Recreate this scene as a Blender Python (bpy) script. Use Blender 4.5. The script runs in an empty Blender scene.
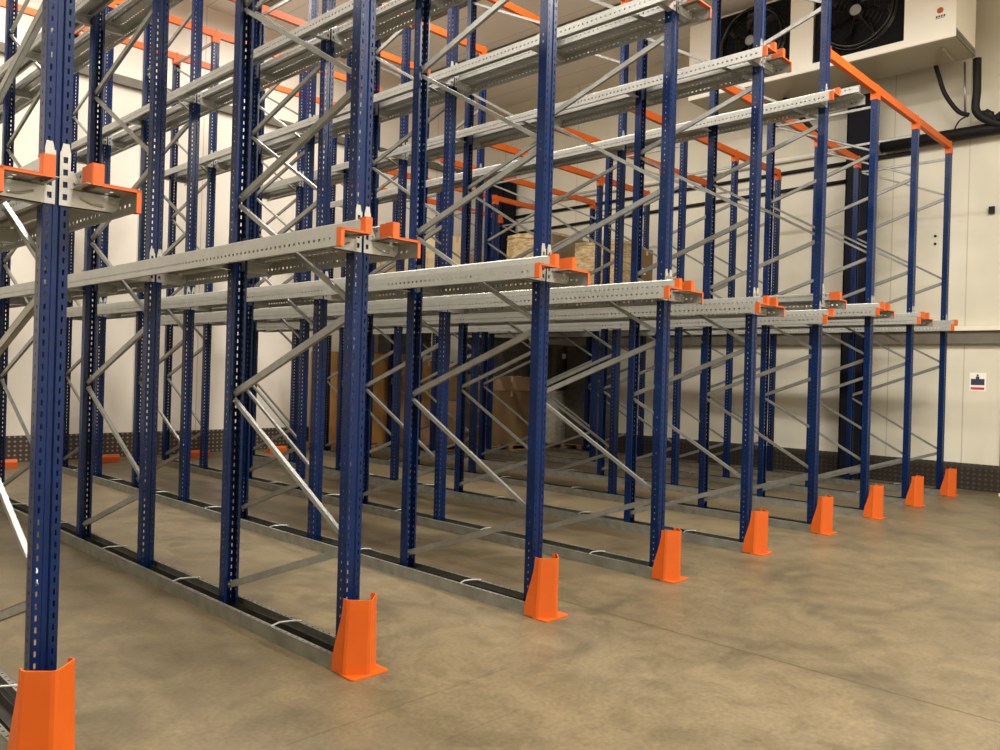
import bpy, bmesh, math, random
from mathutils import Vector, Matrix
random.seed(7)
C = bpy.context.scene.collection
P = 1.5661      # pitch between the rows of frames
D = 1.3724      # pitch between uprights inside a row
XW, YB, H = 13.7, 11.1, 8.5

# ---------------------------------------------------------------- materials
def rgb(r, g, b):
    f = lambda c: (c/255/12.92) if c/255 <= .04045 else ((c/255+.055)/1.055)**2.4
    return (f(r), f(g), f(b), 1)
def new_mat(name, col, rough=.5, metal=0.0, spec=.5):
    m = bpy.data.materials.new(name); m.use_nodes = True
    b = m.node_tree.nodes['Principled BSDF']
    b.inputs['Base Color'].default_value = col
    b.inputs['Roughness'].default_value = rough
    b.inputs['Metallic'].default_value = metal
    b.inputs['Specular IOR Level'].default_value = spec
    return m
def noisy(name, c1, c2, scale=8, rough=.5, metal=0.0, stretch=(1,1,1), detail=4, lo=.35, hi=.65, bump=0, spec=.5, rvar=0):
    m = new_mat(name, c1, rough, metal, spec); nt = m.node_tree; N = nt.nodes; L = nt.links
    b = N['Principled BSDF']
    tc = N.new('ShaderNodeTexCoord'); mp = N.new('ShaderNodeMapping'); mp.inputs['Scale'].default_value = stretch
    L.new(tc.outputs['Object'], mp.inputs['Vector'])
    n = N.new('ShaderNodeTexNoise'); n.inputs['Scale'].default_value = scale; n.inputs['Detail'].default_value = detail
    L.new(mp.outputs[0], n.inputs['Vector'])
    r = N.new('ShaderNodeValToRGB'); r.color_ramp.elements[0].position = lo; r.color_ramp.elements[1].position = hi
    r.color_ramp.elements[0].color = c1; r.color_ramp.elements[1].color = c2
    L.new(n.outputs['Fac'], r.inputs[0]); L.new(r.outputs[0], b.inputs['Base Color'])
    if bump:
        bp = N.new('ShaderNodeBump'); bp.inputs['Strength'].default_value = bump; bp.inputs['Distance'].default_value = .01
        L.new(n.outputs['Fac'], bp.inputs['Height']); L.new(bp.outputs[0], b.inputs['Normal'])
    if rvar:
        mr = N.new('ShaderNodeMapRange'); mr.inputs['To Min'].default_value = rough-rvar; mr.inputs['To Max'].default_value = rough+rvar
        L.new(n.outputs['Fac'], mr.inputs['Value']); L.new(mr.outputs[0], b.inputs['Roughness'])
    return m
M = {}
M['blue'] = noisy('blue_paint', rgb(0,24,62), rgb(1,30,76), 3, .30, 0, spec=.3)
M['orange'] = noisy('orange_paint', rgb(190,80,0), rgb(198,86,0), 4, .5)
M['galv'] = noisy('galvanised_steel', rgb(162,162,156), rgb(176,176,170), 9, .33, .4, (1,1,1), lo=.25, hi=.75)
M['brace'] = noisy('brace_steel', rgb(132,132,126), rgb(146,146,140), 10, .32, .45)
M['cooler'] = new_mat('cooler_casing', rgb(252,248,236), .4)
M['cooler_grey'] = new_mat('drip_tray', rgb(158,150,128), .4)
M['black'] = new_mat('black_plastic', rgb(20,18,20), .16)
M['dark'] = new_mat('black_foam', rgb(13,13,14), .8, 0, .2)
M['rubber'] = new_mat('black_insulation', rgb(20,19,19), .6, 0, .3)
M['navy'] = noisy('navy_column_paint', rgb(5,7,17), rgb(9,12,26), 2, .7, spec=.2)
M['pipe_white'] = new_mat('white_pipe', rgb(235,230,215), .4)
M['steel'] = new_mat('grey_steel', rgb(150,150,145), .35, .8)
M['wood'] = noisy('pallet_wood', rgb(128,98,66), rgb(164,130,90), 5, .8, 0, (1,8,1))
M['carton'] = noisy('carton_orange_brown', rgb(150,108,52), rgb(166,122,62), 3, .8)
M['carton_pink'] = noisy('carton_pinkish', rgb(150,118,90), rgb(164,132,102), 3, .8)
M['carton_brown'] = noisy('carton_dull_brown', rgb(112,88,56), rgb(126,100,66), 3, .8)
M['carton_grey'] = noisy('carton_grey_brown', rgb(120,104,78), rgb(134,118,90), 3, .8)
M['carton_cream'] = noisy('carton_cream', rgb(206,184,142), rgb(222,200,160), 3, .8)
M['tape'] = new_mat('tape', rgb(196,170,120), .3)
M['paper'] = new_mat('paper_label', rgb(235,232,222), .6)
M['red'] = new_mat('red_print', rgb(200,50,45), .6)
M['ink'] = new_mat('dark_print', rgb(45,52,70), .6)
M['yellow'] = new_mat('yellow_print', rgb(235,190,40), .6)
M['floor_steel'] = noisy('scuffed_floor_steel', rgb(116,115,106), rgb(136,135,125), 9, .36, .35)
M['channel_inner'] = noisy('dark_inner_steel', rgb(40,38,34), rgb(62,58,50), 5, .5, .3)  # darker tone for the bottom and inner ribs of the floor channels
M['rust'] = new_mat('orange_print', rgb(190,95,50), .6)
def wrap_mat():
    m = noisy('stretch_wrap', rgb(150,120,80), rgb(206,184,140), 9, .16, 0, (1,1,3), 6, .3, .7, .6)
    return m
M['wrap'] = wrap_mat()
M['wrap_grey'] = noisy('grey_stretch_wrap', rgb(170,166,150), rgb(205,200,184), 9, .3, 0, (1,1,3), 6, .3, .7, .5)
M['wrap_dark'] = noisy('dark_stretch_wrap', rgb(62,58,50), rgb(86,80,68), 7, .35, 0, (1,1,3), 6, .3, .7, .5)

def mat_floor():
    m = new_mat('concrete_floor', rgb(170,144,104), .42); nt = m.node_tree; N = nt.nodes; L = nt.links; b = N['Principled BSDF']
    tc = N.new('ShaderNodeTexCoord')
    def noise(s, det, st=(1,1,1), dist=0):
        mp = N.new('ShaderNodeMapping'); mp.inputs['Scale'].default_value = st; L.new(tc.outputs['Object'], mp.inputs['Vector'])
        n = N.new('ShaderNodeTexNoise'); n.inputs['Scale'].default_value = s; n.inputs['Detail'].default_value = det; n.inputs['Distortion'].default_value = dist
        L.new(mp.outputs[0], n.inputs['Vector']); return n
    n1 = noise(1.3, 9, (1, 1.4, 1), .8); n2 = noise(4.5, 12, (1.3,1,1), .8); n3 = noise(38, 6)
    r1 = N.new('ShaderNodeValToRGB'); e = r1.color_ramp.elements
    e[0].position = .3; e[0].color = rgb(84,74,54); e[1].position = .72; e[1].color = rgb(109,95,70)
    x = r1.color_ramp.elements.new(.5); x.color = rgb(101,89,66)
    L.new(n1.outputs['Fac'], r1.inputs[0])
    r2 = N.new('ShaderNodeValToRGB'); r2.color_ramp.elements[0].position = .32; r2.color_ramp.elements[0].color = (.80,.80,.79,1)
    r2.color_ramp.elements[1].position = .62; r2.color_ramp.elements[1].color = (1.06,1.05,1.02,1); L.new(n2.outputs['Fac'], r2.inputs[0])
    mx = N.new('ShaderNodeMixRGB'); mx.blend_type = 'MULTIPLY'; mx.inputs[0].default_value = .75
    L.new(r1.outputs[0], mx.inputs[1]); L.new(r2.outputs[0], mx.inputs[2])
    mx2 = N.new('ShaderNodeMixRGB'); mx2.blend_type = 'OVERLAY'; mx2.inputs[0].default_value = .5
    L.new(mx.outputs[0], mx2.inputs[1]); L.new(n3.outputs['Fac'], mx2.inputs[2])
    # sawn joint running out of the racks and two short hairline cracks
    sp = N.new('ShaderNodeSeparateXYZ'); wv = N.new('ShaderNodeMixRGB'); wv.blend_type = 'ADD'; wv.inputs[0].default_value = .012
    nw = noise(9, 4); L.new(tc.outputs['Object'], wv.inputs[1]); L.new(nw.outputs['Color'], wv.inputs[2]); L.new(wv.outputs[0], sp.inputs[0])
    def mth(op, a, v):
        k = N.new('ShaderNodeMath'); k.operation = op; L.new(a, k.inputs[0])
        if isinstance(v, (int, float)): k.inputs[1].default_value = v
        else: L.new(v, k.inputs[1])
        return k.outputs[0]
    def near(a, c, w): return mth('LESS_THAN', mth('ABSOLUTE', mth('SUBTRACT', a, c), 0), w)
    l1 = mth('MULTIPLY', near(sp.outputs[0], 3.50, .007), near(sp.outputs[1], -4.9, 5.0))
    l2 = mth('MULTIPLY', mth('MULTIPLY', near(sp.outputs[1], -.639, .0035), near(sp.outputs[0], 1.5, .7)), .8)
    l3 = mth('MULTIPLY', mth('MULTIPLY', near(sp.outputs[1], -1.07, .003), near(sp.outputs[0], 1.6, .25)), .6)
    cr = N.new('ShaderNodeMixRGB'); L.new(mth('MULTIPLY', mth('ADD', mth('ADD', l1, l2), l3), .75), cr.inputs[0])
    L.new(mx2.outputs[0], cr.inputs[1]); cr.inputs[2].default_value = rgb(58,44,26)
    L.new(cr.outputs[0], b.inputs['Base Color'])
    mr = N.new('ShaderNodeMapRange'); mr.inputs['To Min'].default_value = .28; mr.inputs['To Max'].default_value = .6
    L.new(n2.outputs['Fac'], mr.inputs['Value']); L.new(mr.outputs[0], b.inputs['Roughness'])
    bp = N.new('ShaderNodeBump'); bp.inputs['Strength'].default_value = .05; bp.inputs['Distance'].default_value = .01
    L.new(n2.outputs['Fac'], bp.inputs['Height']); L.new(bp.outputs[0], b.inputs['Normal'])
    return m
M['floor'] = mat_floor()

def mat_panel(name, base, axis, step=1.18, dirt=.12):
    """insulated wall panels: vertical joints every `step` metres along axis, faint dirt"""
    m = new_mat(name, base, .45); nt = m.node_tree; N = nt.nodes; L = nt.links; b = N['Principled BSDF']
    tc = N.new('ShaderNodeTexCoord'); sp = N.new('ShaderNodeSeparateXYZ'); L.new(tc.outputs['Object'], sp.inputs[0])
    dv = N.new('ShaderNodeMath'); dv.operation = 'DIVIDE'; dv.inputs[1].default_value = step; L.new(sp.outputs[axis], dv.inputs[0])
    fr = N.new('ShaderNodeMath'); fr.operation = 'FRACT'; L.new(dv.outputs[0], fr.inputs[0])
    lt = N.new('ShaderNodeMath'); lt.operation = 'LESS_THAN'; lt.inputs[1].default_value = .012; L.new(fr.outputs[0], lt.inputs[0])
    n = N.new('ShaderNodeTexNoise'); n.inputs['Scale'].default_value = .7; n.inputs['Detail'].default_value = 6
    mp = N.new('ShaderNodeMapping'); mp.inputs['Scale'].default_value = (1,1,.35) if axis < 2 else (1,1,1); L.new(tc.outputs['Object'], mp.inputs[0]); L.new(mp.outputs[0], n.inputs['Vector'])
    r = N.new('ShaderNodeValToRGB'); r.color_ramp.elements[0].position = .35; r.color_ramp.elements[1].position = .65
    r.color_ramp.elements[0].color = tuple([c*(1-dirt) for c in base[:3]])+(1,); r.color_ramp.elements[1].color = base
    L.new(n.outputs['Fac'], r.inputs[0])
    mx = N.new('ShaderNodeMixRGB'); L.new(lt.outputs[0], mx.inputs[0]); L.new(r.outputs[0], mx.inputs[1])
    mx.inputs[2].default_value = tuple([c*.55 for c in base[:3]])+(1,)
    L.new(mx.outputs[0], b.inputs['Base Color'])
    return m
M['wall_b'] = mat_panel('wall_panel_white', rgb(236,228,214), 0)
M['wall_r'] = mat_panel('wall_panel_cream', rgb(222,216,196), 1, 1.18, .2)
M['ceiling'] = mat_panel('ceiling_panel', rgb(236,230,220), 0, 1.18, .06)

def mat_skirt(name, axis):
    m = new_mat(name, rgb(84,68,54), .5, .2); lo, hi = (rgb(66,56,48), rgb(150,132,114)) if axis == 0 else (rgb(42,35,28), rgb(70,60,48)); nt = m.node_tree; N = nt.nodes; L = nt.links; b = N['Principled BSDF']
    tc = N.new('ShaderNodeTexCoord'); sp = N.new('ShaderNodeSeparateXYZ'); L.new(tc.outputs['Object'], sp.inputs[0])
    def mth(op, a, v=None):
        k = N.new('ShaderNodeMath'); k.operation = op
        L.new(a, k.inputs[0])
        if v is not None:
            if isinstance(v, (int, float)): k.inputs[1].default_value = v
            else: L.new(v, k.inputs[1])
        return k.outputs[0]
    def dist(a, step):
        f = mth('FRACT', mth('DIVIDE', a, step)); return mth('ABSOLUTE', mth('SUBTRACT', f, .5))
    u = dist(sp.outputs[axis], .085); v = dist(sp.outputs[2], .075)
    s = mth('ADD', mth('MULTIPLY', u, u), mth('MULTIPLY', v, v))
    dot = mth('LESS_THAN', s, .05)
    mx = N.new('ShaderNodeMixRGB'); L.new(dot, mx.inputs[0]); mx.inputs[1].default_value = lo; mx.inputs[2].default_value = hi
    L.new(mx.outputs[0], b.inputs['Base Color'])
    bp = N.new('ShaderNodeBump'); bp.inputs['Strength'].default_value = .6; bp.inputs['Distance'].default_value = .008
    L.new(dot, bp.inputs['Height']); L.new(bp.outputs[0], b.inputs['Normal'])
    return m
M['skirt_b'] = mat_skirt('tread_plate_back', 0)
M['skirt_r'] = noisy('kerb_grey_brown', rgb(52,44,36), rgb(70,60,48), 6, .6)
M['trim_dark'] = noisy('trim_grey', rgb(96,90,78), rgb(110,104,90), 3, .5)
M['trim_light'] = new_mat('trim_light', rgb(222,214,192), .4)

# ---------------------------------------------------------------- mesh helpers
class MB:
    def __init__(s): s.v = []; s.f = []; s.mi = []
    def quadbox(s, a, b, c, d, n, t, mi=0):
        """thin plate from quad a,b,c,d with thickness t along -n"""
        o = len(s.v); n = Vector(n).normalized()*t
        pts = [Vector(a), Vector(b), Vector(c), Vector(d)]
        s.v += [tuple(p) for p in pts] + [tuple(p-n) for p in pts]
        for q in ((0,1,2,3),(7,6,5,4),(0,4,5,1),(1,5,6,2),(2,6,7,3),(3,7,4,0)):
            s.f.append(tuple(o+i for i in q)); s.mi.append(mi)
    def box(s, x0, x1, y0, y1, z0, z1, mi=0):
        s.quadbox((x0,y0,z1),(x1,y0,z1),(x1,y1,z1),(x0,y1,z1),(0,0,1),z1-z0,mi)
    def prism(s, poly, z0, z1, mi=0, axis='z'):
        """extrude a closed 2D polygon"""
        o = len(s.v); n = len(poly)
        def pt(p, z):
            return (p[0],p[1],z) if axis == 'z' else ((p[0],z,p[1]) if axis == 'y' else (z,p[0],p[1]))
        s.v += [pt(p,z0) for p in poly] + [pt(p,z1) for p in poly]
        s.f.append(tuple(range(o+n-1,o-1,-1))); s.f.append(tuple(range(o+n,o+2*n))); s.mi += [mi,mi]
        for i in range(n):
            j = (i+1)%n; s.f.append((o+i,o+j,o+n+j,o+n+i)); s.mi.append(mi)
    def strip(s, p0, p1, e, L, t, rows=(), pitch=.05, start=.03, hw=.006, hh=.012, mi=0):
        """flat plate from p0 to p1 (3D) extruded by vector e*L, thickness t to the right, with rows of punched holes;
        rows = distances from p0; hw/hh = half hole size across/along"""
        p0 = Vector(p0); p1 = Vector(p1); e = Vector(e); w = (p1-p0).length; u = (p1-p0)/w; n = u.cross(e)
        def q(u0,u1,a,b):
            if u1-u0 < 1e-6 or b-a < 1e-6: return
            s.quadbox(p0+u*u0+e*a, p0+u*u1+e*a, p0+u*u1+e*b, p0+u*u0+e*b, n, t, mi)
        c = 0
        for r in rows:
            q(c, r-hw, 0, L); a = 0; z = start
            while z+hh < L-.01:
                q(r-hw, r+hw, a, z-hh); a = z+hh; z += pitch
            q(r-hw, r+hw, a, L); c = r+hw
        q(c, w, 0, L)
    def tube(s, pts, r, n=12, mi=0, cap=True):
        """round tube through points; r scalar or list"""
        pts = [Vector(p) for p in pts]; o = len(s.v); k = len(pts)
        up = None
        for i, p in enumerate(pts):
            d = ((pts[i+1]-p) if i < k-1 else (p-pts[i-1])).normalized()
            if 0 < i < k-1: d = ((pts[i+1]-p).normalized()+(p-pts[i-1]).normalized()).normalized()
            if up is None:
                up = d.cross(Vector((0,0,1)));
                if up.length < .1: up = d.cross(Vector((0,1,0)))
            up = (up - d*up.dot(d)).normalized(); w = d.cross(up)
            rr = r[i] if isinstance(r, (list, tuple)) else r
            for j in range(n):
                a = 2*math.pi*j/n; s.v.append(tuple(p+(up*math.cos(a)+w*math.sin(a))*rr))
        for i in range(k-1):
            for j in range(n):
                j2 = (j+1)%n; s.f.append((o+i*n+j,o+i*n+j2,o+(i+1)*n+j2,o+(i+1)*n+j)); s.mi.append(mi)
        if cap:
            s.f.append(tuple(o+j for j in range(n-1,-1,-1))); s.f.append(tuple(o+(k-1)*n+j for j in range(n))); s.mi += [mi,mi]
    def mesh(s, name, mats, smooth=False):
        m = bpy.data.meshes.new(name); m.from_pydata(s.v, [], s.f)
        for x in (mats if isinstance(mats, (list,tuple)) else [mats]): m.materials.append(x)
        for p, i in zip(m.polygons, s.mi): p.material_index = i; p.use_smooth = smooth
        bm = bmesh.new(); bm.from_mesh(m); bmesh.ops.recalc_face_normals(bm, faces=bm.faces); bm.to_mesh(m); bm.free()
        if smooth:
            for e in m.edges: pass
        m.update(); return m
def xf(mesh_builder, fn):
    mesh_builder.v = [tuple(fn(Vector(v))) for v in mesh_builder.v]; return mesh_builder
def link(name, me, parent=None, loc=(0,0,0), label=None):
    o = bpy.data.objects.new(name, me); C.objects.link(o); o.location = loc
    if parent is not None: o.parent = parent
    if label: o['label'] = label
    return o
def tag(o, label, cat, group=None):
    o['label'] = label; o['category'] = cat
    if group: o['group'] = group
    return o
def empty(name, loc, label, cat, group=None):
    o = bpy.data.objects.new(name, None); C.objects.link(o); o.location = loc; o.empty_display_size = .1
    return tag(o, label, cat, group)
def struct(name, mb, mats):
    o = link(name, mb.mesh(name, mats)); o['kind'] = 'structure'; return o
ORD = ['first','second','third','fourth','fifth','sixth','seventh','eighth','ninth']
def row_name(i): return 'nearest left row' if i == 0 else ('row by the right wall' if i == 8 else '%s row from the left' % ORD[i])

# ---------------------------------------------------------------- room shell
X0, Y0 = -7.0, -9.0
b = MB(); b.box(X0,XW,Y0,YB,-.1,0); struct('floor', b, M['floor'])
b = MB(); b.box(X0,XW,Y0,YB,H,H+.1); struct('ceiling', b, M['ceiling'])
b = MB(); b.box(X0-.1,XW+.1,YB,YB+.1,-.1,H+.1); struct('wall_back', b, M['wall_b'])
b = MB(); b.box(XW,XW+.1,Y0-.1,YB,-.1,H+.1); struct('wall_right', b, M['wall_r'])
b = MB(); b.box(X0-.1,X0,Y0-.1,YB,-.1,H+.1); struct('wall_left', b, M['wall_r'])
b = MB(); b.box(X0,XW,Y0-.1,Y0,-.1,H+.1); struct('wall_front', b, M['wall_b'])
b = MB(); b.box(X0,XW-.05,YB-.05,YB,0,.43); struct('baseboard_back', b, M['skirt_b'])
b = MB(); b.prism([(XW-.12,0),(XW,0),(XW,.42),(XW-.05,.42),(XW-.12,.36)],Y0,YB-.05,axis='y')
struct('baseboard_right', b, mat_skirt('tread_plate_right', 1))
# dark horizontal rail with a pale ledge along the right wall, grey rail high on the back wall
b = MB(); b.box(XW-.10,XW,-3.0,YB,2.37,2.58); b.box(XW-.16,XW,-3.0,YB,2.58,2.65,1); struct('trim_1', b, [M['trim_dark'],M['trim_light']])
b = MB(); b.prism([(YB-.10,6.57),(YB,6.57),(YB,6.74),(YB-.05,6.74),(YB-.10,6.70)],X0,XW,axis='x'); struct('trim_2', b, M['trim_dark'])
# dark edge strip where the wall panels end at the right
b = MB(); b.box(XW-.03,XW,-.86,-.55,0,2.37); struct('trim_3', b, M['skirt_r'])
b = MB(); b.box(XW-.55,XW-.35,-1.5,-.66,0,.04); struct('trim_4', b, M['trim_light'])
# ceiling seams running down the room
b = MB()
for x in (4.2, 6.6, 9.0, 10.9): b.box(x-.05,x+.05,Y0,YB,H-.05,H)
struct('trim_5', b, M['trim_dark'])
# ---------------------------------------------------------------- racking meshes
T = .0025
def upright_mesh(h, flip):
    b = MB(); Z = Vector((0,0,1))
    def s(p, q, rows=(), hw=.006, hh=.011):
        b.strip((p[0],p[1],0),(q[0],q[1],0),Z,h,T,rows,hw=hw,hh=hh)
    s((-.016,-.035),(-.05,-.035),(.018,),.0045,.012)
    s((.05,-.035),(.016,-.035),(.016,),.0045,.012)
    s((.016,-.035),(.011,-.028)); s((.011,-.028),(-.011,-.028)); s((-.011,-.028),(-.016,-.035))
    s((-.05,-.035),(-.05,.035),(.035,),.004,.007)
    s((.05,.035),(.05,-.035),(.035,),.004,.007)
    s((-.05,.035),(-.034,.035)); s((.034,.035),(.05,.035))
    b.box(-.055,.055,-.045,.045,.0,.012)          # foot plate
    if flip: xf(b, lambda v: Vector((v.x,-v.y,v.z)))
    return b.mesh('upright', M['blue'])
TALL, SHORT = 6.75, 5.32
UP = {(h, f): upright_mesh(h, f) for h in (TALL, SHORT) for f in (False, True)}

def brace_mesh(y0, z0, y1, z1, w, d=.026):
    """open C channel in the plane x=0 from (y0,z0) to (y1,z1)"""
    b = MB(); a = Vector((0,y0,z0)); c = Vector((0,y1,z1)); e = (c-a).normalized(); L = (c-a).length
    n = Vector((1,0,0)).cross(e); 
    def q(o, u, L, t, s):
        pass
    X = Vector((1,0,0)); h = w/2; t = .003
    def plate(p, q2, nrm):
        b.quadbox(p, p+e*L, q2+e*L, q2, nrm, t)
    plate(a-X*d/2-n*h, a-X*d/2+n*h, -X)           # web
    plate(a-X*d/2+n*h, a+X*d/2+n*h, n)            # flanges
    plate(a-X*d/2-n*h, a+X*d/2-n*h, -n)
    plate(a+X*d/2+n*h, a+X*d/2+n*(h-.008), X); plate(a+X*d/2-n*h, a+X*d/2-n*(h-.008), X)
    for p in (a+e*.02, c-e*.02):                  # bolt through the end
        b.tube([p-X*(d/2+.010), p+X*(d/2+.010)], .009, 6)
    return b.mesh('brace', M['brace'])
def brace_nodes(h):
    r = [(1,.15),(0,.66),(1,1.45),(0,2.0),(1,2.77),(0,3.28),(1,4.10),(0,4.58)]
    return r + ([(1,5.20)] if h == SHORT else [(1,5.42),(0,5.90),(1,6.62)])
BR = {}
for h in (TALL, SHORT):
    L = []; nd = brace_nodes(h)
    for (s0,z0),(s1,z1) in zip(nd, nd[1:]):
        up = s0 == 1                              # wide struts rise towards the aisle, slim ones towards the rear
        y = lambda s: .012 if s == 0 else D-.012
        dz = .022
        L.append(brace_mesh(y(s0), z0+dz, y(s1), z1-dz, (.044 if up else .028)))
    zt = h-.16 if h == SHORT else h-.06
    L.append(brace_mesh(.012, zt, D-.012, zt, .036))
    BR[h] = L

def arm_mesh(side, flip):
    """bracket arm: hooked plate on the upright face and a pressed arm reaching out; side -1 left, +1 right; z relative to 2.31"""
    b = MB(); f = -.0405; t = .004
    # plate with four hook holes
    Z = Vector((0,0,1))
    b.strip((.050,f,0),(.008,f,0),Z,.225,t,(.020,),pitch=.052,start=.036,hw=.009,hh=.013)
    b.prism([(.012,.225),(.050,.225),(.044,.262),(.020,.262)],f,f+t,axis='y')
    b.box(.046,.050,f,f+.05,.0,.225)              # return along the upright side
    # arm web, flange and gusset
    b.prism([(.05,-.005),(.222,-.002),(.252,.028),(.252,.076),(.05,.076)],f-.002,f+.003,axis='y')
    b.prism([(.05,.076),(.10,.076),(.062,.150),(.05,.150)],f-.001,f+.003,axis='y')
    b.box(.05,.252,f-.002,f+.07,.072,.077)
    b.prism([(.05,-.005),(.222,-.002),(.222,.003),(.05,.0)],f-.002,f+.05,axis='y')
    b.tube([(.09,f-.006,.042),(.14,f-.010,.024),(.185,f-.010,.022)],.005,8)   # pressed rib
    b.tube([(.225,f-.012,.045),(.225,f+.004,.045)],.010,6)                    # bolt
    b.tube([(.070,f-.010,.105),(.070,f+.004,.105)],.008,6)
    sx = side; sy = -1 if flip else 1
    xf(b, lambda v: Vector((v.x*sx, v.y*sy, v.z)))
    return b.mesh('support_arm', M['galv'])
ARM = {(s,f): arm_mesh(s,f) for s in (-1,1) for f in (False,True)}

LOW, MID, TOP, HIGH = 0.0, .20, 2.42, 2.47          # offsets of the three rail heights above the lowest one
ZA = 2.31                               # arm bottom at the lowest level
def levels(i, side):
    """rail levels carried by row i on the given side"""
    r = []
    if i <= 4 or (i == 5 and side < 0): r.append(LOW)
    elif not (i == 8 and side > 0): r.append(MID)
    if i <= 4 or (i == 5 and side < 0): r.append(TOP)
    if i == 5 and side > 0: r.append(HIGH)
    return r
def module(i, k):
    h = TALL if i <= 5 else SHORT
    m = ['front', 'second', 'third', 'rearmost'][k//2]
    if i == 0: rn = 'in the row nearest the camera at the left edge'
    elif i == 8: rn = 'in the row closest to the right wall'
    else: rn = 'in the %s row from the left' % ORD[i]
    t = empty('rack_frame', (i*P, k*D, 0), '%s blue rack frame %s' % (m, rn), 'rack frame', 'blue rack frames')
    for s in (0,1):
        link('upright', UP[(h, s == 1)], t, (0, s*D, 0))
    for me in BR[h]: link('brace', me, t, label='galvanised diagonal brace' if me is not BR[h][-1] else 'galvanised horizontal brace')
    for side in (-1,1):
        for lv in [v for v in levels(i, side) if v != HIGH]:
            for s in (0,1):
                link('support_arm', ARM[(side, s == 1)], t, (0, s*D, ZA+lv), label='galvanised bracket arm')
for i in range(9):
    for k in (0,2,4,6): module(i, k)

# ---------------------------------------------------------------- pallet rails
RL0, RL1 = -.20, 9.80
def rail_mesh(side):
    b = MB(); E = Vector((0,1,0)); L = RL1-RL0
    def s(p, q, rows=(), **kw):
        b.strip((p[0]*side,RL0,p[1]),(q[0]*side,RL0,q[1]),E,L,.0025*(1),rows,start=.10,**kw)
    z = 2.388
    s((.050,z+.004),(.075,z+.004))
    s((.075,z+.004),(.075,z+.076),(.05,),hw=.007,hh=.008)
    b.prism([(.075*side,z+.076),(.080*side,z+.084),(.107*side,z+.084),(.112*side,z+.076)],RL0,RL1,axis='y')
    s((.112,z+.076),(.112,z+.004),(.045,),hw=.006,hh=.008)
    s((.112,z+.004),(.265,z+.004),(.075,),hw=.008,hh=.010)
    s((.265,z+.004),(.265,z-.083),(.045,),hw=.007,hh=.009)
    s((.265,z-.083),(.250,z-.083))
    return b.mesh('pallet_rail', M['galv'])
def sleeve_mesh(side):
    b = MB(); y0, y1, z, g, t = RL0-.006, RL0+.035, 2.388, .003, .003
    def pl(x0,z0,x1,z1):
        b.box(min(x0,x1)-(t if x0==x1 else 0)*0, max(x0,x1)+(t if x0==x1 else 0), y0, y1, min(z0,z1), max(z0,z1)+(t if z0==z1 else 0))
    pl(.114,z+.006,.114,z+.086); pl(.114,z+.008,.266,z+.008); pl(.112,z-.001,.266,z-.001)
    pl(.267,z-.086,.267,z+.011); pl(.250,z-.089,.268,z-.089)
    b.box(.069,.073,y0,RL0+.11,z,z+.086); b.box(.069,.117,y0,RL0+.06,z+.085,z+.089)
    b.box(.072,.115,y0-.003,y0,z-.002,z+.089)
    b.box(.250,.270,y0-.003,y0,z-.089,z+.006)
    b.box(.112,.270,y0-.003,y0,z-.003,z+.006)
    xf(b, lambda v: Vector((v.x*side, v.y, v.z)))
    return b.mesh('end_cap', M['orange'])
RAIL = {s: rail_mesh(s) for s in (-1,1)}; SLV = {s: sleeve_mesh(s) for s in (-1,1)}
for i in range(9):
    for side in (-1,1):
        for lv in levels(i, side):
            hn = {LOW:'lower', MID:'raised lower', TOP:'upper', HIGH:'upper uncapped'}[lv]
            if i == 0: rn = 'nearest row'
            elif i == 8: rn = 'row by the right wall'
            else: rn = '%s row from the left' % ORD[i]
            t = tag(link('pallet_rail', RAIL[side], None, (i*P+.012,-.15 if lv == HIGH else 0,lv)), 'punched galvanised pallet rail, %s level, %s side of the %s' % (hn, 'left' if side < 0 else 'right', rn), 'pallet rail', 'galvanised pallet rails')
            if lv != HIGH:
                link('end_cap', SLV[side], t, label='orange end cap')

# ---------------------------------------------------------------- floor rails
def base_mesh():
    b = MB(); E = Vector((0,1,0)); L = 9.85; y = -.10
    x0, x1, h = -.122, .088, .086
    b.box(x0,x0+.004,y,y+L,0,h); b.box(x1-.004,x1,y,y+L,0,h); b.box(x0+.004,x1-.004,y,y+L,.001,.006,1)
    b.strip((x0,y,h),(x0+.030,y,h),E,L,.003,(.016,),pitch=.06,start=.08,hw=.006,hh=.007)
    b.strip((x1-.030,y,h),(x1,y,h),E,L,.003,(.014,),pitch=.06,start=.08,hw=.006,hh=.007)
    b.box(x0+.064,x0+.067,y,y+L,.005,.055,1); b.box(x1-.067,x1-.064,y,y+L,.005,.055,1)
    return b.mesh('floor_rail', [M['floor_steel'], M['channel_inner']])
BM = base_mesh()
b = MB(); b.tube([(-.118,0,.088),(-.05,.02,.094),(.02,.0,.094),(.084,-.02,.088)],.006,8); CLIP = b.mesh('cross_clip', M['galv'])
for i in range(9):
    rn = 'nearest the camera' if i == 0 else ('beside the right wall' if i == 8 else 'of the %s row from the left' % ORD[i])
    t = tag(link('floor_rail', BM, None, (i*P,0,0)), 'galvanised floor channel under the uprights %s' % rn, 'floor rail', 'galvanised floor channels')
    for k in range(7): link('cross_clip', CLIP, t, (0, (k+.45)*D, 0))

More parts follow.
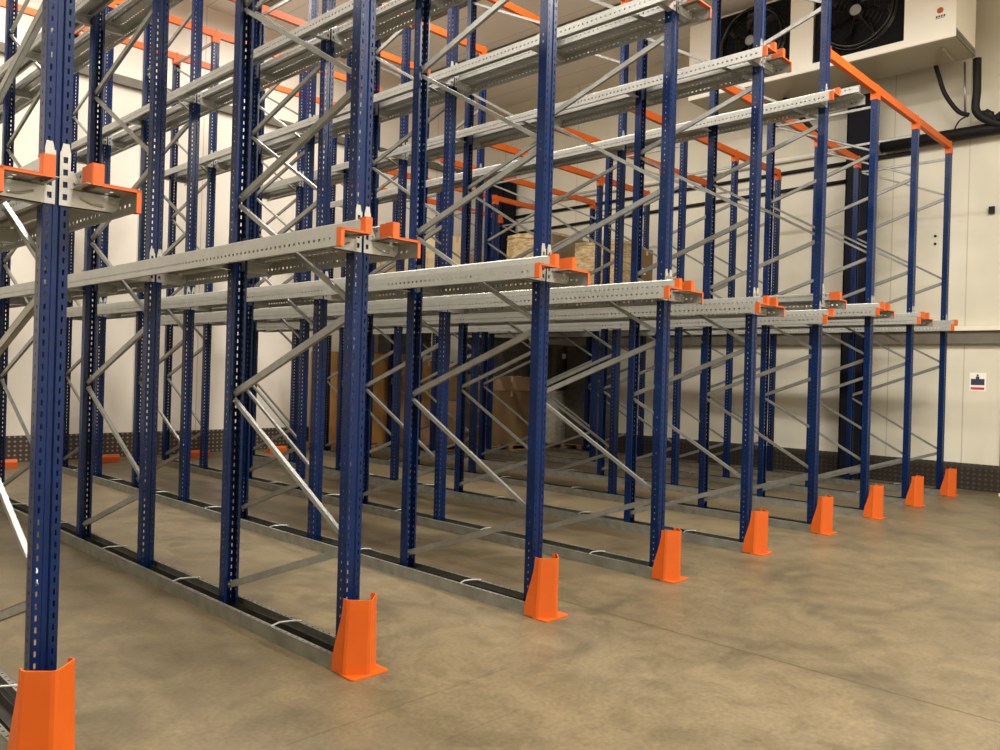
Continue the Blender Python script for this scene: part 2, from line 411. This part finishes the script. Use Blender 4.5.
# ---------------------------------------------------------------- upright guards
def guard_mesh():
    b = MB()
    # plan of the nose, left to right, rounded folds
    nose = [(-.100,-.135),(-.102,-.150),(-.094,-.166),(-.018,-.232),(-.004,-.238),(.012,-.232),(.090,-.160),(.099,-.147),(.100,-.130)]
    zs = [.008,.06,.10,.14,.18,.22,.26,.30,.34,.38,.412]
    def rear(z):        # how far the side wings run back
        u = max(0, min(1, (z-.03)/.36)); u = u*u*(3-2*u)
        return -.040-.072*u
    n = len(nose)+2; t = .006; o = 0
    for inner in (0,1):
        for z in zs:
            s = 1+.18*(1-min(z,.4)/.4)             # slight splay to the foot
            pts = [(-.100,rear(z))]+nose+[(.088 if z > .3 else .100,rear(z))]
            for (x,y) in pts:
                if inner: x *= .94; y = y+.007 if y < -.14 else y
                b.v.append((x*s if x < 0 else x*(1+.10*(1-z/.4)), y, z))
    m = len(zs)
    I = lambda inner,a,c: inner*m*n+a*n+c
    for a in range(m-1):
        for c in range(n-1):
            b.f.append((I(0,a,c),I(0,a,c+1),I(0,a+1,c+1),I(0,a+1,c))); b.f.append((I(1,a,c+1),I(1,a,c),I(1,a+1,c),I(1,a+1,c+1)))
        b.f.append((I(0,a,0),I(0,a+1,0),I(1,a+1,0),I(1,a,0))); b.f.append((I(0,a,n-1),I(1,a,n-1),I(1,a+1,n-1),I(0,a+1,n-1)))
    for c in range(n-1):
        b.f.append((I(0,m-1,c),I(0,m-1,c+1),I(1,m-1,c+1),I(1,m-1,c))); b.f.append((I(0,0,c+1),I(0,0,c),I(1,0,c),I(1,0,c+1)))
    b.mi = [0]*len(b.f)
    return b.mesh('upright_guard', M['orange'])
GM = guard_mesh()
b = MB(); b.prism([(-.122,-.125),(-.122,-.235),(-.112,-.250),(.108,-.250),(.122,-.235),(.122,-.125)],.001,.010)
GB = b.mesh('base_plate', M['orange'])
b = MB(); b.tube([(0,0,.008),(0,0,.026)],.011,6); b.tube([(0,0,.009),(0,0,.013)],.019,12); GBolt = b.mesh('anchor_bolt', M['steel'])
for i in range(9):
    rn = ['orange upright guard at the bottom left corner, nearest the camera','orange upright guard, second from the left, foot fully in view','orange upright guard, third from the left','orange upright guard in the fourth row from the left','orange upright guard in the middle of the line of nine','orange upright guard, fourth from the right wall','orange upright guard, third from the right wall','orange upright guard, second from the right wall','orange upright guard closest to the right wall, smallest in view'][i]
    t = tag(link('upright_guard', GM, None, (i*P-.012,0,0)), rn, 'guard', 'orange upright guards')
    link('base_plate', GB, t)

# ---------------------------------------------------------------- orange tie beams
def tie(i0, i1, k, z):
    y = k*D; t = None
    b = MB()
    x0, x1 = i0*P-.05, i1*P+.05; c = MB()
    b.prism([(y-.03,z),(y+.03,z),(y+.03,z+.012),(y-.018,z+.012),(y-.018,z+.088),(y+.03,z+.088),(y+.03,z+.10),(y-.03,z+.10)],x0,x1,axis='x')
    me = b.mesh('tie_beam', M['orange'])
    nm = ['front','second','third','fourth','fifth','sixth','seventh','rearmost'][k]
    o = tag(link('tie_beam', me), 'orange tie beam over the %s line of uprights, %s' % (nm, 'high above the left rows' if i0 == 0 else 'across the three lower rows at the right'), 'tie beam', 'orange tie beams')
    for i in range(i0, i1+1):
        if i0 == 5 and i == 5:
            c = MB(); c.box(.052,.060,-.045,.045,z-.04,z+.12)
        else:
            c = MB(); c.box(-.058,.058,-.042,.042,z-.085,z+.002); c.box(-.008,.008,-.036,.036,z,z+.115)
        link('saddle', c.mesh('saddle', M['orange']), o, (i*P, y, 0))
for k in range(8):
    tie(0, 5, k, TALL+.0); tie(5, 8, k, SHORT+.0)

# orange stops on the floor at the lane ends
b = MB(); b.prism([(-.06,.0),(.06,.0),(.06,.09),(.03,.13),(-.03,.13),(-.06,.09)],-.18,.18,axis='x'); SM = b.mesh('lane_stop', M['orange'])
for n, x in enumerate((2.50,4.03,5.62,7.2)):
    tag(link('lane_stop', SM, None, (x,10.32,0)), 'low orange stop block on the floor by the back wall, %s from the left' % ORD[n], 'stop block', 'orange lane stops')

# ---------------------------------------------------------------- building columns
def column(x0,x1,y0,y1,label):
    b = MB(); b.box(x0,x1,y0,y0+.02,0,6.7 if y0 < 5 else 6.6); b.box(x0,x1,y1-.02,y1,0,6.7 if y0 < 5 else 6.6)
    xm = (x0+x1)/2; h = 6.7 if y0 < 5 else 6.6
    b.box(x0,x0+.02,y0,y1,0,h); b.box(x1-.02,x1,y0,y1,0,h); b.box(x0-.03,x1,y0-.03,y1+.03,0,.02)
    o = tag(link('building_column', b.mesh('building_column', M['navy'])), label, 'column', 'building columns')
column(13.25,13.58,1.44,1.84,'dark navy building column against the cream wall behind the right rows')
column(13.10,13.58,10.1,10.6,'dark building column in the far back corner above the cartons')

# ---------------------------------------------------------------- evaporator cooler
def cooler():
    x0,x1,y0,y1,z0,z1 = 12.15,13.2,-.15,4.38,6.90,8.30
    t = empty('cooler_unit', (x0,(y0+y1)/2,z0), 'cream evaporator cooler with big black fans hung high on the right wall', 'cooler')
    def P_(nm, b, m, lab=None, smooth=False):
        o = link(nm, b.mesh(nm, m, smooth), t, (-x0,-(y0+y1)/2,-z0), lab); return o
    b = MB()
    ys = [y0, .62, 2.02, 2.42, 3.76, y1]
    # front face around the two fan openings, end walls, top
    b.box(x0,x0+.02,y0,.58,z0,z1); b.box(x0,x0+.02,2.02,2.42,z0,z1); b.box(x0,x0+.02,3.82,y1,z0,z1)
    for a,c in ((.58,2.02),(2.42,3.82)): b.box(x0,x0+.02,a,c,z0,7.02); b.box(x0,x0+.02,a,c,8.28,z1)
    b.box(x0+.02,x1,y0,y0+.02,z0+.12,z1); b.box(x0+.02,x1,y1-.02,y1,z0,z1); b.box(x0+.02,x1,y0+.02,y1-.02,z1-.02,z1)
    P_('casing', b, M['cooler'])
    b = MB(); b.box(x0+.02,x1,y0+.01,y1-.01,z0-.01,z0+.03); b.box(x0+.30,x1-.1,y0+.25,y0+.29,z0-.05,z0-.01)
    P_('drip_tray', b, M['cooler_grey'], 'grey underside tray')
    b = MB(); b.box(x0+.02,x1,y0-.012,y0+.002,z0,z0+.045); b.box(x0+.02,x1,y0-.012,y0+.002,z0+.055,z0+.085); b.box(x0+.02,x1,y0-.006,y0+.002,z0+.09,z0+.12)
    P_('end_seam', b, M['steel'], 'grey folded edge at the end')
    for yc in (1.30, 3.12):
        zc = 7.68
        b = MB(); b.box(x0+.03,x0+.05,yc-.72,yc+.70,7.02,8.28)
        fp = P_('fan_panel', b, M['dark'], 'black square fan panel')
        b = MB()
        for r, rr in ((.56,.022),(.60,.014)):
            pts = [(x0-.02-(.03 if r<.58 else 0), yc+r*math.cos(a), zc+r*math.sin(a)) for a in [2*math.pi*j/48 for j in range(49)]]
            b.tube(pts, rr, 8, cap=False)
        # collar
        n = 48
        for j in range(n):
            a0, a1 = 2*math.pi*j/n, 2*math.pi*(j+1)/n
            q = [(x0-.05,yc+.56*math.cos(a0),zc+.56*math.sin(a0)),(x0-.05,yc+.56*math.cos(a1),zc+.56*math.sin(a1)),(x0+.03,yc+.62*math.cos(a1),zc+.62*math.sin(a1)),(x0+.03,yc+.62*math.cos(a0),zc+.62*math.sin(a0))]
            o = len(b.v); b.v += q; b.f.append((o,o+1,o+2,o+3)); b.mi.append(0)
        P_('fan_ring', b, M['black'], 'glossy black ring', True)
        b = MB()
        for j in range(7):                     # swept blades
            a = 2*math.pi*j/7+.3; pts = []
            for s, r in enumerate([.12,.24,.36,.48,.53]):
                aa = a+.35*(r/.53)**1.5; w = .20+.10*s
                for sg in (-1,1):
                    an = aa+sg*w*.42/(r/.30+.5); pts.append((x0-.005+sg*.03, yc+r*math.cos(an), zc+r*math.sin(an)))
            o = len(b.v); b.v += pts+[(p[0]+.006,p[1],p[2]) for p in pts]; m = len(pts)
            for s in range(4):
                b.f.append((o+2*s,o+2*s+1,o+2*s+3,o+2*s+2)); b.f.append((o+m+2*s+2,o+m+2*s+3,o+m+2*s+1,o+m+2*s)); b.mi += [0,0]
        P_('fan_blades', b, M['black'])
        b = MB(); b.tube([(x0-.07,yc,zc),(x0-.075,yc,zc),(x0+.03,yc,zc)],[.07,.12,.13],24)
        P_('fan_hub', b, M['black'], smooth=False)
        b = MB()
        for r in [.14+.075*j for j in range(6)]:
            pts = [(x0-.06-(.02*(1-r/.6)), yc+r*math.cos(a), zc+r*math.sin(a)) for a in [2*math.pi*j/36 for j in range(37)]]
            b.tube(pts, .0025, 4, cap=False)
        for j in range(8):
            a = math.pi*j/4+.2; b.tube([(x0-.085,yc+.06*math.cos(a),zc+.06*math.sin(a)),(x0-.05,yc+.58*math.cos(a),zc+.58*math.sin(a))],.004,5)
        P_('fan_guard', b, M['black'], 'round black wire guard')
        b = MB(); b.tube([(x0-.095,yc,zc),(x0-.085,yc,zc)],[.08,.09],24); P_('guard_badge', b, M['steel'], 'pale grey centre disc')
    b = MB(); b.tube([(x0-.004,.07,7.34),(x0+.001,.07,7.34)],.045,20); P_('logo_disc', b, M['rust'], 'small round orange brown emblem')
    b = MB()
    for j,(w) in enumerate((.012,.012,.012,.012)): b.box(x0-.003,x0,.0+.035*j,.022+.035*j,7.235,7.265)
    b.box(x0-.003,x0,.01,.13,7.22,7.226)
    P_('maker_lettering', b, M['ink'], 'tiny dark lettering under the emblem')
    b = MB(); b.tube([(x0-.006,.18,7.58),(x0,.18,7.58)],.03,12); P_('plug', b, M['black'])
    b = MB(); b.box(x0-.004,x0,4.02,4.26,7.32,7.60); P_('warning_label', b, M['paper'], 'cream label with a yellow mark')
    b = MB(); b.prism([(4.08,7.42),(4.20,7.42),(4.14,7.54)],x0-.007,x0-.003,axis='x'); P_('warning_mark', b, M['yellow'], 'yellow triangular mark')
    for y in (.25, 4.1):
        b = MB(); b.box(x0+.3,x0+.34,y,y+.04,z1,H); b.box(x1-.1,x1-.06,y,y+.04,z1,H); P_('hanger', b, M['steel'])
cooler()

# ---------------------------------------------------------------- pipes and cables
def pipe(name, pts, r, mat, label, cat='pipe', group=None, n=12):
    b = MB(); b.tube(pts, r, n); return tag(link(name, b.mesh(name, mat, True)), label, cat, group)
def curve(pts, n=8):
    out = []
    for i in range(len(pts)-1):
        p = [Vector(pts[max(0,min(len(pts)-1,j))]) for j in (i-1,i,i+1,i+2)]
        for s in range(n):
            t = s/n; out.append(.5*((2*p[1])+(p[2]-p[0])*t+(2*p[0]-5*p[1]+4*p[2]-p[3])*t*t+(3*p[1]-p[0]-3*p[2]+p[3])*t**3))
    out.append(Vector(pts[-1])); return out
pipe('insulated_pipe', [(13.52,-3.0,5.78),(13.52,1.34,5.80)], .105, M['rubber'], 'thick black insulated pipe running along the right wall below the cooler')
pipe('wall_pipe', [(13.645,.9,5.90),(13.645,10.9,5.90)], .055, M['pipe_white'], 'white pipe along the right wall behind the rack tops')
pipe('thin_black_pipe', [(13.665,.9,5.66),(13.665,10.9,5.62)], .035, M['rubber'], 'thin black pipe just below the white pipe on the right wall')
pipe('black_conduit', [(13.665,2.0,5.33),(13.665,10.9,5.20)], .035, M['rubber'], 'black conduit along the right wall, lowest of the wall pipes')
pipe('cooler_pipe', curve([(13.3,-.16,6.90),(13.3,-.17,6.4),(13.32,-.17,6.05),(13.42,-.40,5.86),(13.5,-.62,5.80)]), .062, M['rubber'], 'black insulated pipe dropping from the end of the cooler')
pipe('steel_drain_pipe', [(13.35,.03,6.90),(13.35,-.0,6.05)], .018, M['steel'], 'thin metal pipe beside the black pipe under the cooler')
pipe('hose', curve([(13.2,.42,6.92),(13.2,.36,6.70),(13.25,.28,6.42),(13.3,.10,6.12),(13.3,-.06,6.02)]), .035, M['rubber'], 'curved black hose hanging under the cooler', 'hose')
pipe('cable_loop', curve([(13.35,-.02,6.02),(13.4,.10,5.98),(13.45,.18,5.85),(13.48,.16,5.74)]), .012, M['rubber'], 'thin black cable loop beside the pipe junction', 'cable')
pipe('dropping_cable', [(13.678,-.62,5.78),(13.678,-.55,4.95),(13.678,-.66,4.93)], .022, M['rubber'], 'black cable dropping down the wall at the right edge', 'cable')
pipe('valve_cluster', curve([(13.38,-.18,5.98),(13.42,-.30,6.02),(13.44,-.38,5.90),(13.40,-.50,5.95)]), [.05+.03*abs(math.sin(j*1.1)) for j in range(25)], M['rubber'], 'lumpy taped pipe joint below the right end of the cooler', 'valve')
pipe('slanting_pipe', [(13.12,2.95,6.88),(13.12,2.22,6.0)], .045, M['rubber'], 'black pipe slanting down from under the cooler by the navy column')
b = MB(); b.box(XW-.06,XW,-.38,-.30,4.47,4.58); tag(link('junction_box', b.mesh('junction_box', M['rubber'])), 'small dark box fixed to the wall above the sign', 'junction box')
for z in (4.19, 4.06):
    b = MB(); b.tube([(XW-.012,.49,z),(XW,.49,z)],.022,10); tag(link('wall_plug', b.mesh('wall_plug', M['rubber'])), '%s of two small dark plugs in the cream wall' % ('upper' if z > 4.1 else 'lower'), 'plug', 'wall plugs')

# safety sign
t = tag(link('wall_sign', (lambda b: (b.box(XW-.006,XW,-.32,-.085,1.60,1.90), b)[1])(MB()).mesh('wall_sign', M['paper'])), 'small white notice with a dark picture and a red strip on the right wall', 'sign')
b = MB(); b.box(XW-.009,XW-.006,-.30,-.105,1.70,1.80); b.box(XW-.009,XW-.006,-.225,-.175,1.80,1.84); b.tube([(XW-.009,-.20,1.86),(XW-.006,-.20,1.86)],.016,12)
link('pictogram', b.mesh('pictogram', M['ink']), t)
b = MB(); b.box(XW-.009,XW-.006,-.30,-.105,1.625,1.665); link('red_strip', b.mesh('red_strip', M['red']), t)

# ---------------------------------------------------------------- stored pallets
def pallet(x0, y0, z, w, d, label):
    t = empty('pallet', (x0+w/2, y0+d/2, z), label, 'pallet', 'wooden pallets')
    b = MB()
    for j in range(6): b.box(-w/2+ j*(w-.1)/5, -w/2+ j*(w-.1)/5+.1, -d/2, d/2, .122, .144)
    link('deck', b.mesh('deck', M['wood']), t)
    b = MB(); b.box(-.05,.05,-.07,.07,.022,.10); me = b.mesh('block', M['wood'])
    for s in (-1,0,1):
        for u in (-1,0,1): link('block', me, t, (s*(w/2-.05),u*(d/2-.07),0))
    b = MB(); b.box(-w/2, w/2, -.05, .05, 0, .022); me = b.mesh('board', M['wood'])
    for u in (-1,0,1):
        link('bottom_board', me, t, (0,u*(d/2-.05),0)); link('stringer', me, t, (0,u*(d/2-.05),.10))
def carton(x0,x1,y0,y1,z0,z1,mat,label,marks=0,grp='cartons on pallets'):
    w,d,h = x1-x0,y1-y0,z1-z0
    t = empty('carton', ((x0+x1)/2,(y0+y1)/2,z0), label, 'carton', grp)
    b = MB(); b.box(-w/2,w/2,-d/2,d/2,0,h)
    me = b.mesh('box_body', mat); bm = bmesh.new(); bm.from_mesh(me)
    bmesh.ops.bevel(bm, geom=bm.edges[:], offset=.008, segments=2, affect='EDGES'); bm.to_mesh(me); bm.free()
    link('box_body', me, t)
    b = MB(); b.box(-.03,.03,-d/2-.002,d/2+.002,h-.001,h+.002); b.box(-.03,.03,-d/2-.002,-d/2,h-.12,h)
    link('tape', b.mesh('tape', M['tape']), t)
    if marks:
        b = MB(); b.box(-.06,.06,-d/2-.003,-d/2,h*.55,h*.55+.12); lb = link('paper_label', b.mesh('paper_label', M['paper']), t, ((.12 if marks == 1 else -.1),0,h*.1))
        if marks == 1:
            b = MB(); b.box(.0,.055,-d/2-.005,-d/2-.003,h*.55+.07,h*.55+.115); link('red_mark', b.mesh('red_mark', M['red']), lb)
def wrapped(x0,x1,y0,y1,z0,z1,mat,label,mark=False):
    w,d,h = x1-x0,y1-y0,z1-z0
    b = MB(); nz = 7; n = 24; rr = random.Random(int(x0*100+z0*10))
    for a in range(nz):
        z = h*a/(nz-1)
        for j in range(n):
            an = 2*math.pi*j/n; c, s = math.cos(an), math.sin(an); k = 1/max(abs(c),abs(s)); k = min(k, 1.32)
            q = 1-rr.random()*.025
            b.v.append((c*k*w/2*q, s*k*d/2*q, z))
    for a in range(nz-1):
        for j in range(n):
            j2 = (j+1)%n; b.f.append((a*n+j,a*n+j2,(a+1)*n+j2,(a+1)*n+j))
    b.f.append(tuple(range(n-1,-1,-1))); b.f.append(tuple((nz-1)*n+j for j in range(n))); b.mi = [0]*len(b.f)
    t = empty('wrapped_load', ((x0+x1)/2,(y0+y1)/2,z0), label, 'wrapped load', 'film wrapped loads')
    link('load', b.mesh('load', mat), t)
    b = MB()
    for z in (h*.3,h*.62,h*.95):
        pts = []
        for j in range(n+1):
            an = 2*math.pi*j/n; c, s = math.cos(an), math.sin(an); k = min(1/max(abs(c),abs(s)),1.32)
            pts.append((c*k*w/2*1.003, s*k*d/2*1.003, z+.03*math.sin(3*an)))
        b.tube(pts,.008,6,cap=False)
    link('film_folds', b.mesh('film_folds', mat), t)
    if mark:
        b = MB(); b.box(-.07,.07,-d/2-.006,-d/2-.001,h*.7,h*.7+.12); link('paper_label', b.mesh('paper_label', M['paper']), t)
ZR = .002
# floor level, end of the lane left of the sixth guard... tall cartons side by side
pallet(8.15,9.75,0,1.9,1.05,'wooden pallet on the floor under the two tall cartons near the back wall')
carton(8.18,9.50,9.78,10.75,.146,2.02,M['carton'],'tall orange brown carton with a white label, on the floor level near the back wall',1)
carton(9.54,10.06,9.78,10.75,.146,2.03,M['carton_pink'],'narrow pinkish carton beside the tall orange brown one',2)
pallet(9.56,8.95,0,1.26,1.05,'wooden pallet on the floor under the cartons stacked two high')
carton(9.58,10.80,8.97,9.70,.146,1.06,M['carton_pink'],'pinkish carton, bottom of the stack of two on the floor')
carton(9.58,10.18,8.97,9.70,1.065,1.90,M['carton'],'orange brown carton on top of the pinkish one')
carton(10.20,10.80,8.97,9.70,1.065,1.90,M['carton_brown'],'dull brown carton on top of the pinkish one, right half')
pallet(11.05,8.30,0,1.35,1.05,'wooden pallet on the floor under the brown carton pair')
carton(11.06,12.38,8.32,9.30,.146,1.30,M['carton_brown'],'large dull brown carton at floor level near the far corner')
carton(11.06,12.38,8.32,9.30,1.305,1.62,M['carton_pink'],'flat reddish brown carton lying on the large dull brown one')
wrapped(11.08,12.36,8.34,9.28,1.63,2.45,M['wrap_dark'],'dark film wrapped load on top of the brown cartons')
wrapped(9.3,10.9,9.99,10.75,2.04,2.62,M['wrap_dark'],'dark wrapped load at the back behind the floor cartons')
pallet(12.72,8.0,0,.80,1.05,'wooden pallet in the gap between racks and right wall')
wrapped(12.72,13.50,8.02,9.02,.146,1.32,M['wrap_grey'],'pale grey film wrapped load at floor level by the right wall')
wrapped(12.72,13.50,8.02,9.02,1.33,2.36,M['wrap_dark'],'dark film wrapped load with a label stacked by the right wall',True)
pallet(12.98,6.88,0,.56,1.05,'wooden pallet added under the tall dark shade block nearest the camera by the right wall')
wrapped(13.0,13.52,6.90,7.90,.146,2.34,M['wrap_dark'],'tall dark wrapped block added as shade by the right wall before the pale load')  # dark load added to stand in for shade along the right wall
# loads riding on the raised rails at the right
zr = 2.388+MID+.008
def lane_pallet(l, y, label): pallet((l+.5)*P-.62, y, zr, 1.24, 1.05, label)
lane_pallet(7,6.90,'wooden pallet on the rails under the wrapped load by the last row')
wrapped(11.12,12.36,6.90,8.10,zr+.146,4.58,M['wrap'],'clear wrapped load with grey brown face on the rails of the rightmost lane')
carton(11.14,12.37,6.78,6.89,zr+.146,4.50,M['carton_grey'],'grey brown board standing in front of the wrapped load on the rails')
lane_pallet(7,5.20,'wooden pallet on the rails under the yellowish wrapped load')
wrapped(11.14,11.90,5.20,6.25,zr+.146,4.25,M['wrap'],'shiny yellowish wrapped load on the rails of the rightmost lane')
carton(11.94,12.36,5.20,6.20,zr+.146,4.18,M['carton_brown'],'brown carton with a white label beside the yellowish wrapped load',2)
lane_pallet(6,8.20,'wooden pallet on the rails under the cream and pink cartons')
carton(9.60,10.15,8.2,9.2,zr+.146,4.40,M['carton_cream'],'cream carton on the rails, left of a pair')
carton(10.18,10.80,8.2,9.2,zr+.146,4.10,M['carton_pink'],'pinkish carton on the rails, right of a pair')
lane_pallet(5,8.30,'wooden pallet on the rails under the olive tan carton')
carton(8.05,9.2,8.3,9.3,zr+.146,3.9,M['carton_cream'],'wide pale tan carton on the rails two lanes from the far right lane')

# ---------------------------------------------------------------- lights
def area(loc, sx, sy, power, col=(1,.96,.89), rot=(0,0,0)):
    l = bpy.data.lights.new('ceiling_lamp', 'AREA'); l.shape = 'RECTANGLE'; l.size = sx; l.size_y = sy; l.energy = power; l.color = col
    o = bpy.data.objects.new('ceiling_lamp', l); C.objects.link(o); o.location = loc; o.rotation_euler = rot; return o
area((1.0,-5,7.5),1.2,5,950)
area((7.2,-4.2,7.5),1.2,5,950)
area((2.3,5.5,8.3),.5,8,560)
area((6.9,5.5,8.3),.5,8,520)
area((-3,3,8.0),1.2,8,800)
w = bpy.data.worlds.new('World'); bpy.context.scene.world = w; w.use_nodes = True
w.node_tree.nodes['Background'].inputs[0].default_value = (1,.95,.88,1); w.node_tree.nodes['Background'].inputs[1].default_value = .02

# ---------------------------------------------------------------- camera
yaw, pit, rol, F_ = math.radians(45.9322995), math.radians(-.0231769), math.radians(1.61981404), 806.81448
Fv = Vector((math.sin(yaw)*math.cos(pit), math.cos(yaw)*math.cos(pit), math.sin(pit)))
Rt = Vector((math.cos(yaw),-math.sin(yaw),0)); U = Rt.cross(Fv)
R2 = math.cos(rol)*Rt+math.sin(rol)*U; U2 = -math.sin(rol)*Rt+math.cos(rol)*U
cam = bpy.data.cameras.new('camera'); co = bpy.data.objects.new('camera', cam); C.objects.link(co)
m = Matrix((R2,U2,-Fv)).transposed().to_4x4(); m.translation = Vector((-1.12417624,-3.74347781,1.65)); co.matrix_world = m
cam.sensor_fit = 'HORIZONTAL'; cam.sensor_width = 36; cam.lens = F_*36/1000; cam.clip_start = .05; cam.clip_end = 100
s = bpy.context.scene; s.camera = co
s.view_settings.view_transform = 'Standard'; s.view_settings.look = 'None'; s.view_settings.gamma = 1; s.view_settings.use_curve_mapping = False
s.view_settings.exposure = 0.12
